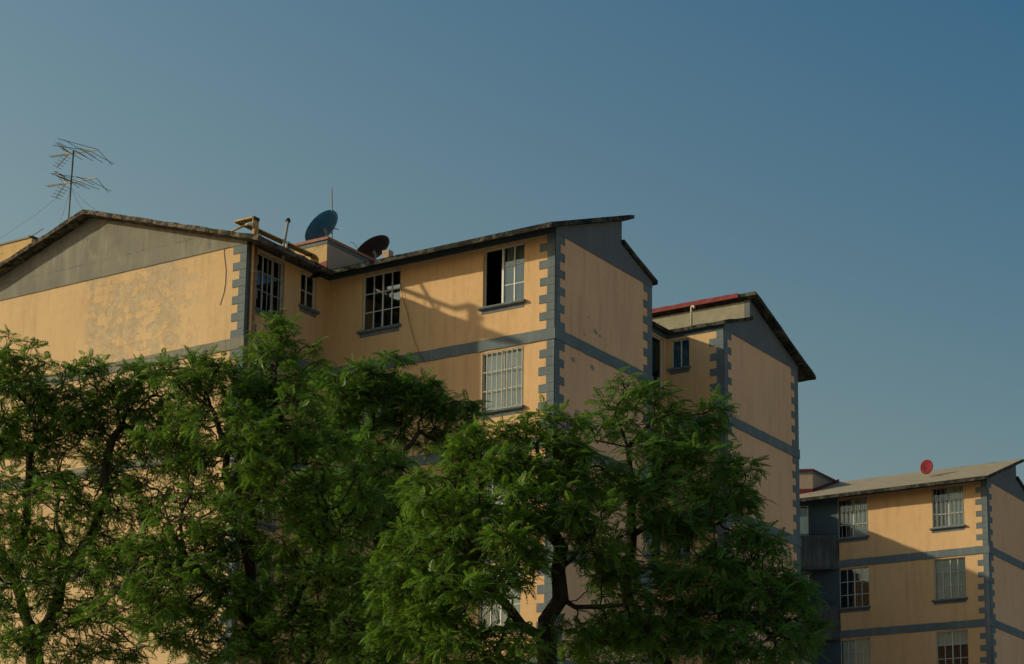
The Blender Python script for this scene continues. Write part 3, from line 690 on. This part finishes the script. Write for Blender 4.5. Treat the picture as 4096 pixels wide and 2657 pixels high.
antenna_head(1, 150, 500, hz(614), dict(j=(480, 450), e=(935, 385), l=(205, 492), up=(345, 305), dn=(300, 650), rods=[((320, 270), (860, 555)), ((430, 242), (1005, 580)),
    ((650, 348), (895, 500)), ((800, 400), (1182, 603)), ((335, 330), (690, 537)), ((570, 385), (750, 490)), ((310, 212), (930, 378)), ((940, 392), (1152, 620)), ((243, 317), (800, 395)), ((430, 242), (310, 212))]))
antenna_head(1, 150, 500, hz(731), dict(j=(440, 900), e=(905, 820), l=(155, 948), up=(320, 745), dn=(285, 1122), rods=[((300, 790), (812, 992)), ((215, 757), (735, 940)),
    ((380, 780), (955, 997)), ((610, 795), (880, 930)), ((790, 845), (1135, 1027)), ((915, 828), (1092, 1042)), ((207, 745), (770, 835)), ((275, 712), (640, 972))]))
for k, (e, dpt) in enumerate([((0, 955), 36.5), ((232, 915), 34.4), ((335, 845), 36.2), ((402, 856), 36.8)]):
    a = mt+(mbx-mt)*.55; b = onplane(*e, 1, dpt); mid = (a+b)/2-np.array([0, 0, .05]); dd = (b-a)*.15
    MB().tube([a, mid, b, b+dd], .0035, 4).build('guy_wire', M_CABLE, t)
# weeds and a broken bar on the roof edge
def sprig(px, n, size, label, mat):
    c = Vector(onplane(*px, 1, 34.0)); m = MB()
    for i in range(n):
        a = random.uniform(0, 6.3); e = Vector((math.cos(a)*.5, math.sin(a)*.5, random.uniform(.3, 1))).normalized()*size*random.uniform(.5, 1)
        s = e.cross(Vector((random.random(), random.random(), .3))).normalized()*size*.14
        m.add([c, c+e*.5+s, c+e, c+e*.5-s], [(0, 1, 2, 3)])
    return tag(recentre(m.build('weed', mat), c), label, 'weed')
sprig((118, 952), 16, .12, 'tiny dark weed rooted on the left roof edge', M_LEAFD)
a = onplane(128, 944, 1, 34.6); b = onplane(173, 915, 1, 34.4)
tag(recentre(MB().tube([a-(b-a)*.4, b], .012, 5).build('loose_rod', M_ROD), a), 'short loose metal rod lying past the left roof edge', 'metal rod')
# lifting loops on the far roof
for k, px in enumerate(((3440, 1938), (3843, 1886))):
    c = onplane(*px, 1, 67.0); c[2] = 0; y = 67.2 if k == 0 else 67.4
    c = onplane(*px, 1, y); m = MB().tube([c+np.array([math.cos(u)*.1, 0, math.sin(u)*.08-.01]) for u in np.linspace(-.2, math.pi+.2, 10)], .009, 5)
    tag(recentre(m.build('lifting_loop', M_RED), c), ('red steel loop on the far roof beside the penthouse', 'red steel loop on the far roof right of the red dish')[k], 'roof loop', 'red loops on the far roof')
# loose cables
def cable(pts, ax, val, label, r=.006, off=.02):
    P = [onplane(*q, ax, val-(off if ax == 1 else -off)) for q in pts]
    m = MB().tube(P, r, 5); tag(recentre(m.build('cable', M_CABLE, None, True), P[-1]), label, 'cable', 'loose cables on the walls')
cable([(1577, 1032), (1590, 1068), (1601, 1130), (1607, 1170), (1618, 1215), (1630, 1250), (1640, 1300), (1652, 1345), (1660, 1368), (1668, 1390), (1682, 1425), (1696, 1442), (1697, 1452)], 1, YQ, 'thin black cable hanging down the sunlit long wall past the first window', off=.04)
cable([(905, 957), (898, 985), (896, 1010), (900, 1045), (904, 1080), (902, 1130), (896, 1170), (886, 1200), (881, 1221)], 1, YP, 'short grey cable dangling on the front wall near the quoins', off=.008)
cable([(1576, 1030), (1580, 1022), (1590, 1019), (1605, 1018), (1615, 1016)], 1, 36.5, 'loop of cable lying over the long eave edge', off=0)
cable([(1397, 968), (1412, 972), (1425, 985), (1432, 997)], 1, 39.2, 'wire loop behind the penthouse coping near the dark dish', off=0)

# ------------------------------------------------------------------ trees
def frond_template(seed, np_=8, droop=.55):
    r = random.Random(seed); vs = []; fs = []
    for k in range(1, np_+1):
        t = k/np_; x = t; z = -droop*t*t+.10*t
        ln = .30*math.sin(math.pi*(.18+.72*t))+.05
        for sd in (-1, 1):
            an = rad(58-18*t+r.uniform(-9, 9)); dx, dy = math.cos(an)*ln, math.sin(an)*ln*sd; dz = -.22*ln+r.uniform(-.1, .06)*ln-droop*t*ln*.6
            wd = .053+r.uniform(-.01, .012); bx, by = -math.sin(an)*wd*sd, math.cos(an)*wd
            b = len(vs); vs += [(x, 0, z), (x+dx*.45-bx, dy*.45-by, z+dz*.35), (x+dx, dy, z+dz), (x+dx*.5+bx, dy*.5+by, z+dz*.35)]
            fs.append((b, b+1, b+2, b+3))
    b = len(vs); vs += [(.0, -.008, 0), (.5, -.008, -droop*.25+.05), (1.05, 0, -droop+.1), (.5, .008, -droop*.25+.05)]; fs.append((b, b+1, b+2, b+3))
    return np.array(vs), np.array(fs)
TEMPL = [frond_template(s, 8, dr) for s, dr in ((1, .35), (2, .6), (3, .85), (4, .5))]

def tree(base, guide, lobes, label, mat, seed, frond=.20, dens=1.0, step=.085, kill=.075, infl=1.6, trunk_r=.2, bare=0.0, leafdeg=5, nf=3.6):
    rng = np.random.default_rng(seed)
    att = []
    for (c, rx, rz, n) in lobes:
        n = int(n*nf)
        u = rng.normal(size=(n, 3)); u /= np.linalg.norm(u, axis=1)[:, None]; rr = rng.random(n)**(1/2.2)
        # clumped: every point is pulled towards one of a few sub-centres
        k = max(3, int(round(9*rx*rz/.5))); sc = rng.normal(size=(k, 3)); sc /= np.linalg.norm(sc, axis=1)[:, None]; sc *= (rng.random(k)**(1/2.4))[:, None]*.92
        p = u*rr[:, None]; i = ((p[:, None]-sc[None])**2).sum(2).argmin(1); p = (p-sc[i])*np.array([.50, .50, .40])+sc[i]*1.0
        p[:, 2] = np.where(p[:, 2] < 0, p[:, 2]*.8, p[:, 2]); att.append(np.array(c)+p*np.array([rx, rx, rz])*1.08)
    att = np.vstack(att)
    nodes = [np.array(guide[0][0], float)]; par = [-1]; gi = [0]
    idx = {}
    for a, (p, pr_) in enumerate(guide):          # guide: trunk and main limbs (point, index of parent guide point)
        if a == 0: idx[0] = 0; continue
        s0 = idx[pr_]; p0 = nodes[s0]; p1 = np.array(p, float); n = max(1, int(np.linalg.norm(p1-p0)/.25)); last = s0
        wob = rng.normal(size=3)*min(.16, .09*np.linalg.norm(p1-p0))
        for j in range(1, n+1):
            q = p0+(p1-p0)*j/n+wob*math.sin(math.pi*j/n)+rng.normal(size=3)*.022
            nodes.append(q); par.append(last); last = len(nodes)-1
        idx[a] = last
    N = np.array(nodes); alive = np.ones(len(att), bool)
    D = np.linalg.norm(att[:, None]-N[None], axis=2); near = D.argmin(1); nd = D.min(1)
    for it in range(220):
        act = alive & (nd < infl*(3.0 if it < 40 else 1.5))
        if not act.any(): break
        ids = np.where(act)[0]; v = att[ids]-N[near[ids]]; v /= (np.linalg.norm(v, axis=1)[:, None]+1e-9)
        uq, inv = np.unique(near[ids], return_inverse=True); acc = np.zeros((len(uq), 3)); np.add.at(acc, inv, v)
        acc += rng.normal(size=acc.shape)*.30*np.linalg.norm(acc, axis=1)[:, None]; acc /= (np.linalg.norm(acc, axis=1)[:, None]+1e-9)
        new = N[uq]+acc*step
        b0 = len(N); N = np.vstack([N, new]); par += list(uq)
        dn = np.linalg.norm(att[:, None]-new[None], axis=2); m = dn.argmin(1); mv = dn.min(1); up = mv < nd
        near = np.where(up, b0+m, near); nd = np.where(up, mv, nd); alive &= nd > kill
        if len(N) > 26000: break
    n = len(N); par = np.array(par); r = np.full(n, .0); kids = np.zeros(n, int)
    ex = 2.35; area = np.zeros(n); tiny = .0048
    leafc = np.zeros(n)
    for i in range(n-1, -1, -1):
        if area[i] == 0: area[i] = tiny**ex; leafc[i] = 1
        p = par[i]
        if p >= 0: area[p] += area[i]; leafc[p] += leafc[i]; kids[p] += 1
    r = area**(1/ex); sc_ = trunk_r/r[0]; r = np.where(r > .012, .012+(trunk_r-.012)*(np.maximum(r-.012, 0)/(r[0]-.012))**1.35, r)
    root = empty('jacaranda_tree', (float(base[0]), float(base[1]), 0.0), label, 'tree', 'jacaranda trees in front of the blocks')
    # branches as chains
    ch = [[] for _ in range(n)]
    for i in range(1, n): ch[par[i]].append(i)
    tb = MB(); stack = [(0, None)]
    while stack:
        s0, pre = stack.pop(); chain = ([pre] if pre is not None else [])+[s0]; cur = s0
        while ch[cur]:
            ks = sorted(ch[cur], key=lambda k: -r[k]); 
            for k in ks[1:]: stack.append((k, cur))
            cur = ks[0]; chain.append(cur)
        if len(chain) < 2: continue
        rs = [float(r[k]) for k in chain]
        if pre is not None: rs[0] = min(rs[0], rs[1]*1.1)
        mx = max(rs); tb.tube([N[k] for k in chain], rs, 9 if mx > .06 else (5 if mx > .02 else 3), caps=False)
    tb.build('trunk', M_BARK, root, True)
    # fronds on the young twigs
    tips = np.where((leafc <= leafdeg))[0]; tips = tips[tips > idx[len(guide)-1]]
    if bare > 0:
        cl = N[tips]; hgt = (cl[:, 2]-cl[:, 2].min())/(np.ptp(cl[:, 2])+1e-6); tips = tips[rng.random(len(tips)) > bare*(1-hgt)]
    reps = rng.poisson(1.55*dens, len(tips)); o = np.repeat(tips, reps)
    dirb = N[o]-N[np.maximum(par[o], 0)]; dirb /= (np.linalg.norm(dirb, axis=1)[:, None]+1e-9)
    f = dirb*.7+rng.normal(size=(len(o), 3))*.75; f[:, 2] = f[:, 2]*.55+.12; f /= np.linalg.norm(f, axis=1)[:, None]
    s_ = np.cross(f, np.array([0, 0, 1.0])+rng.normal(size=(len(o), 3))*.35); s_ /= (np.linalg.norm(s_, axis=1)[:, None]+1e-9); u_ = np.cross(s_, f)
    Ln = frond*rng.uniform(.55, 1.2, len(o)); which = rng.integers(0, len(TEMPL), len(o))
    V = []; Fc = []; off = 0
    for k, (tv, tf) in enumerate(TEMPL):
        m = which == k; L = Ln[m][:, None, None]
        vv = N[o[m]][:, None]+L*(tv[None, :, 0:1]*f[m][:, None]+tv[None, :, 1:2]*s_[m][:, None]+tv[None, :, 2:3]*u_[m][:, None])
        q = m.sum(); ff = (tf[None]+(np.arange(q)*len(tv))[:, None, None]+off).reshape(-1, 4); off += q*len(tv)
        V.append(vv.reshape(-1, 3)); Fc.append(ff)
    V = np.vstack(V)-np.array([base[0], base[1], 0.0]); Fc = np.vstack(Fc)
    me = bpy.data.meshes.new('crown'); me.vertices.add(len(V)); me.vertices.foreach_set('co', V.astype(np.float32).ravel())
    me.loops.add(len(Fc)*4); me.loops.foreach_set('vertex_index', Fc.astype(np.int32).ravel())
    me.polygons.add(len(Fc)); me.polygons.foreach_set('loop_start', np.arange(0, len(Fc)*4, 4, dtype=np.int32))
    me.update(calc_edges=True); me.materials.append(mat)
    oc = bpy.data.objects.new('crown', me); S.collection.objects.link(oc); oc.parent = root
    print('tree', label[:30], 'nodes', n, 'fronds', len(o), 'faces', len(Fc))
    return root, N, tips

def G(d, pts):                         # guide points given where they stand, at ground distance d
    out = []
    for q in pts:
        x, y, pr_, *dd = q; dist = d+(dd[0] if dd else 0); out.append((at(x, y, dist), pr_))
    return out
def Lb(d, items):
    return [(at(x, y, d+dd), rx, rz, n) for x, y, dd, rx, rz, n in items]
def foot(x, y, d):
    p = at(x, y, d); return np.array([p[0], p[1], 0.0])

def plant(d, foot_xy, limbs, items, label, mat, seed, **kw):
    base = foot(*foot_xy, d)
    guide = [(base, -1)]+[(at(x, y, d+dd), pr_) for x, y, pr_, dd in limbs]
    return tree(base, guide, Lb(d, items), label, mat, seed, **kw)

# tree 1: tall airy one rising at the left edge
T1 = plant(31.5, (210, 2900), [(200, 2760, 0, 0), (130, 2560, 1, 0), (60, 2300, 2, .3), (-60, 2100, 3, .3), (250, 2330, 2, -.3), (330, 2200, 5, -.4), (110, 1980, 3, 0), (150, 1750, 7, .2), (-50, 1850, 4, 0), (430, 1900, 6, -.2), (480, 1700, 10, 0), (220, 1950, 5, .6)],
      [(40, 1560, 0, .85, .75, 230), (130, 1700, .3, .8, .8, 180), (-120, 1650, 0, 1.0, 1.0, 140), (330, 1620, -.3, .75, .75, 220), (500, 1570, 0, .8, .55, 230), (640, 1600, .3, .75, .7, 180), (250, 1840, .5, .9, .7, 120),
       (520, 1850, .2, .9, .7, 110), (40, 1950, 0, 1.0, .8, 120), (-100, 2100, 0, 1.0, .8, 100), (300, 2050, -.8, 1.0, .7, 90), (120, 2350, -.8, 1.1, .9, 110), (340, 2350, -1.0, .9, .8, 100), (130, 2580, -1.2, 1.1, .6, 300), (420, 2560, -1.2, .9, .5, 260), (-20, 2350, -1, .9, .7, 160), (230, 2180, .5, .9, .7, 110), (480, 2000, .5, .8, .7, 120), (480, 2250, .4, .8, .7, 110), (20, 2200, .3, .8, .7, 110), (100, 1780, .6, .8, .6, 100), (650, 2450, -.6, .6, .5, 90), (420, 1700, .6, .9, .6, 180), (180, 1560, .6, .6, .6, 120), (650, 1780, .6, .8, .6, 140), (-40, 1430, .2, .5, .4, 90), (350, 1440, 0, .18, .3, 16), (60, 1400, 0, .3, .3, 30)],
      'tall airy jacaranda at the left edge with bare dark limbs', M_LEAF, 5, dens=.74, nf=5.0, kill=.065, bare=.3, trunk_r=.14)
# tree 2: forked one before the corner with the yellow pipes
T2 = plant(30.0, (1090, 2900), [(1080, 2740, 0, 0), (1050, 2560, 1, 0), (900, 2400, 2, -.2), (740, 2230, 3, -.2), (1000, 2300, 2, .2), (1010, 2050, 5, .2), (900, 1900, 5, 0), (760, 1980, 4, 0), (640, 2000, 4, -.2), (1120, 1850, 6, .3), (860, 1700, 7, 0), (1100, 1600, 10, .2), (1200, 2350, 2, -.4), (1300, 2200, 13, -.4), (1250, 2560, 1, -.6), (1400, 2600, 15, -.8)],
      [(780, 1490, 0, .75, .55, 230), (930, 1560, .2, .7, .7, 210), (1130, 1400, .2, .45, .55, 150), (1240, 1440, .2, .35, .3, 60), (1080, 1550, .2, .8, .6, 230), (1150, 1720, 0, .9, .7, 260), (860, 1700, .3, .9, .6, 150), (1000, 1750, -.6, .9, .5, 220),
       (1260, 1850, -.3, .8, .6, 200), (1050, 1930, -.8, .8, .5, 120), (700, 1820, .2, .8, .6, 110), (1300, 2050, -.5, .9, .7, 260), (1150, 2150, -.5, .8, .6, 150), (800, 2080, -1, .9, .6, 130), (560, 2200, -.8, .9, .5, 160), (760, 2360, -1.1, .9, .6, 110), (1150, 2400, -.8, .9, .6, 180),
       (1330, 2350, -.8, .9, .6, 230), (600, 2480, -1.2, .9, .6, 260), (900, 2580, -1.2, .9, .4, 240), (1150, 2600, -1.2, .9, .4, 180), (1400, 2560, -1.2, .9, .6, 240), (620, 1980, .5, .8, .6, 120), (760, 2200, .4, .8, .6, 120), (900, 2250, .5, .8, .7, 130), (880, 1900, .5, .8, .6, 120), (980, 2050, .3, .7, .7, 130), (700, 2350, .2, .8, .6, 110), (880, 2450, -.4, .8, .6, 150), (1060, 1330, .2, .2, .3, 20), (1120, 1290, .2, .25, .25, 40)],
      'forked jacaranda in front of the yellow pipes at the block corner', M_LEAF, 8, dens=.80, nf=5.0, kill=.065, bare=.25, trunk_r=.14)
# tree 3: round crown further back, before the long wall
T3 = plant(37.0, (1560, 2900), [(1550, 2500, 0, 0), (1530, 2050, 1, 0), (1500, 1900, 2, 0), (1400, 1780, 3, 0), (1590, 1750, 3, .2), (1680, 1720, 3, -.2), (1500, 1650, 3, .2), (1330, 1650, 4, 0), (1780, 1780, 6, 0)],
      [(1380, 1560, 0, .9, .6, 260), (1530, 1530, 0, .9, .55, 320), (1680, 1580, 0, .9, .5, 280), (1810, 1680, 0, .8, .5, 210), (1890, 1660, 0, .3, .45, 60), (1450, 1680, .3, .9, .6, 160), (1330, 1750, .3, .8, .6, 150), (1620, 1750, .5, .9, .5, 120), (1870, 1790, 0, .7, .4, 140), (1450, 1900, -.8, 1.1, .8, 300), (1600, 2100, -1, 1.2, 1, 400), (1420, 2150, -1, 1.2, 1, 400), (1400, 2400, -1, 1.2, 1, 400), (1650, 2400, -1, 1.2, 1, 350), (1500, 2600, -1, 1.3, .8, 350), (1250, 2000, -.5, .8, .7, 200)],
      'round crowned jacaranda standing behind, before the long sunlit wall', M_LEAFD, 12, frond=.22, dens=1.05, nf=4.4, kill=.07, bare=.2, trunk_r=.15)
# tree 4: dense one in the front centre
T4 = plant(27.5, (2170, 2900), [(2160, 2720, 0, 0), (2180, 2560, 1, 0), (2240, 2400, 2, 0), (2230, 2280, 3, 0), (2200, 2130, 4, 0), (2080, 2040, 5, -.1), (1900, 2010, 6, -.2), (2230, 1950, 5, .3), (2150, 1780, 8, .2), (1980, 1860, 6, 0), (2060, 2450, 2, -.5), (1880, 2330, 11, -.7), (2350, 2150, 4, -.2), (2400, 2435, 3, -.2), (2600, 2440, 14, -.3), (1780, 2200, 7, -.6)],
      [(1890, 1790, 0, .42, .42, 150), (2050, 1730, .2, .42, .42, 130), (2180, 1720, .2, .42, .35, 120), (2280, 1760, .2, .45, .4, 120), (1960, 1880, 0, .8, .5, 320), (2170, 1880, .1, .8, .5, 320), (2340, 1900, .1, .7, .5, 220), (1780, 1980, 0, .7, .5, 300), (1950, 2030, -.6, .8, .4, 260), (2150, 2050, -.6, .8, .5, 260),
       (1750, 2150, -.4, .8, .6, 320), (1900, 2220, -.9, .9, .5, 300), (2330, 2080, -.4, .7, .5, 200), (2400, 2250, -.4, .6, .4, 130), (1650, 2330, -.6, .8, .6, 320), (1880, 2400, -1.2, .9, .5, 320), (1620, 2520, -.8, .8, .5, 320), (1850, 2580, -1.0, .9, .4, 320), (2080, 2250, -1.0, .7, .5, 180), (2050, 2600, -1.0, .7, .4, 200), (2350, 2560, .2, .7, .35, 150), (2470, 2330, .2, .6, .45, 120), (2440, 2520, 0, .6, .4, 130), (2560, 2560, .1, .6, .4, 130)],
      'dense feathery jacaranda in the front centre with leaning trunk', M_LEAF, 21, frond=.225, dens=1.12, bare=.12, trunk_r=.14)
# tree 5: upright one before the second gable
T5 = plant(28.5, (2700, 2950), [(2690, 2760, 0, 0), (2620, 2600, 1, 0), (2520, 2440, 2, 0), (2500, 2330, 3, 0), (2525, 2150, 4, 0), (2530, 1950, 5, 0), (2510, 1800, 6, 0), (2470, 1680, 7, 0), (2600, 1700, 7, .1), (2750, 1900, 6, .2), (2860, 2100, 5, .2), (2800, 2400, 2, -.2), (3000, 2350, 12, -.2), (3100, 2550, 12, -.3), (2380, 1760, 7, 0)],
      [(2450, 1590, 0, .40, .42, 110), (2600, 1590, 0, .50, .36, 110), (2360, 1720, 0, .35, .25, 50), (2500, 1760, 0, .55, .35, 100), (2700, 1700, .1, .55, .4, 180), (2840, 1690, .1, .45, .45, 190), (2780, 1830, 0, .8, .55, 330), (2620, 1900, -.2, .7, .5, 230), (2900, 1960, 0, .65, .5, 280), (2740, 2050, -.5, .9, .5, 360),
       (2970, 2010, 0, .4, .4, 120), (2480, 1950, .2, .6, .4, 120), (2640, 2180, -.6, .7, .5, 240), (2900, 2180, -.3, .9, .5, 360), (3040, 2280, 0, .7, .5, 280), (3130, 2380, 0, .7, .5, 260), (2780, 2330, -.8, .9, .5, 340), (2650, 2480, -.5, .8, .5, 220), (2980, 2430, -.5, .9, .5, 340), (3180, 2500, 0, .6, .5, 200), (3190, 2350, 0, .25, .25, 40), (2560, 2330, -.4, .6, .5, 130), (2850, 2560, -1.0, .9, .4, 320), (3060, 2590, -.5, .8, .4, 280), (3230, 2610, 0, .4, .35, 90), (2600, 2560, -.2, .7, .4, 130), (2460, 2620, .3, .6, .3, 90)],
      'upright jacaranda before the second gable, its crown thickening to the lower right', M_LEAFD, 33, frond=.215, dens=1.0, bare=.08, trunk_r=.13)

# dry pods and one violet blossom caught in the crowns
def pods(T, n, seed):
    root, N, tips = T; r = random.Random(seed)
    for _ in range(n):
        m = MB(); c = Vector(N[r.choice(list(tips))])+Vector((0, 0, -.06)); a = r.uniform(0, 6.3); vs = []
        e1 = Vector((math.cos(a), math.sin(a), 0))*.026; e2 = e1.cross(Vector((0, 0, 1)))*.25
        for k in range(10): q = 2*math.pi*k/10; vs.append(c+e1*math.cos(q)+Vector((0, 0, .034))*math.sin(q)+e2)
        vs += [v-e2*2 for v in vs]
        m.add(vs, [tuple(range(10)), tuple(range(10, 20))]+[(k, (k+1) % 10, 10+(k+1) % 10, 10+k) for k in range(10)])
        m.build('seed_pod', M_POD, root)
for T, n, s in ((T1, 9, 1), (T2, 9, 2), (T3, 5, 3), (T4, 10, 4), (T5, 9, 5)): pods(T, n, s)
c = Vector(at(2262, 1712, 27.4)); m = MB(); r = random.Random(4)
for _ in range(90):
    o = c+Vector((r.gauss(0, .05), r.gauss(0, .05), r.gauss(0, .055))); e = Vector((r.gauss(0, 1), r.gauss(0, 1), r.gauss(0, 1))).normalized()*.022
    s = e.cross(Vector((.3, .5, .8))).normalized()*.009; m.add([o-e, o+s, o+e, o-s], [(0, 1, 2, 3)])
m.build('blossom', M_FLOWER, T4[0])
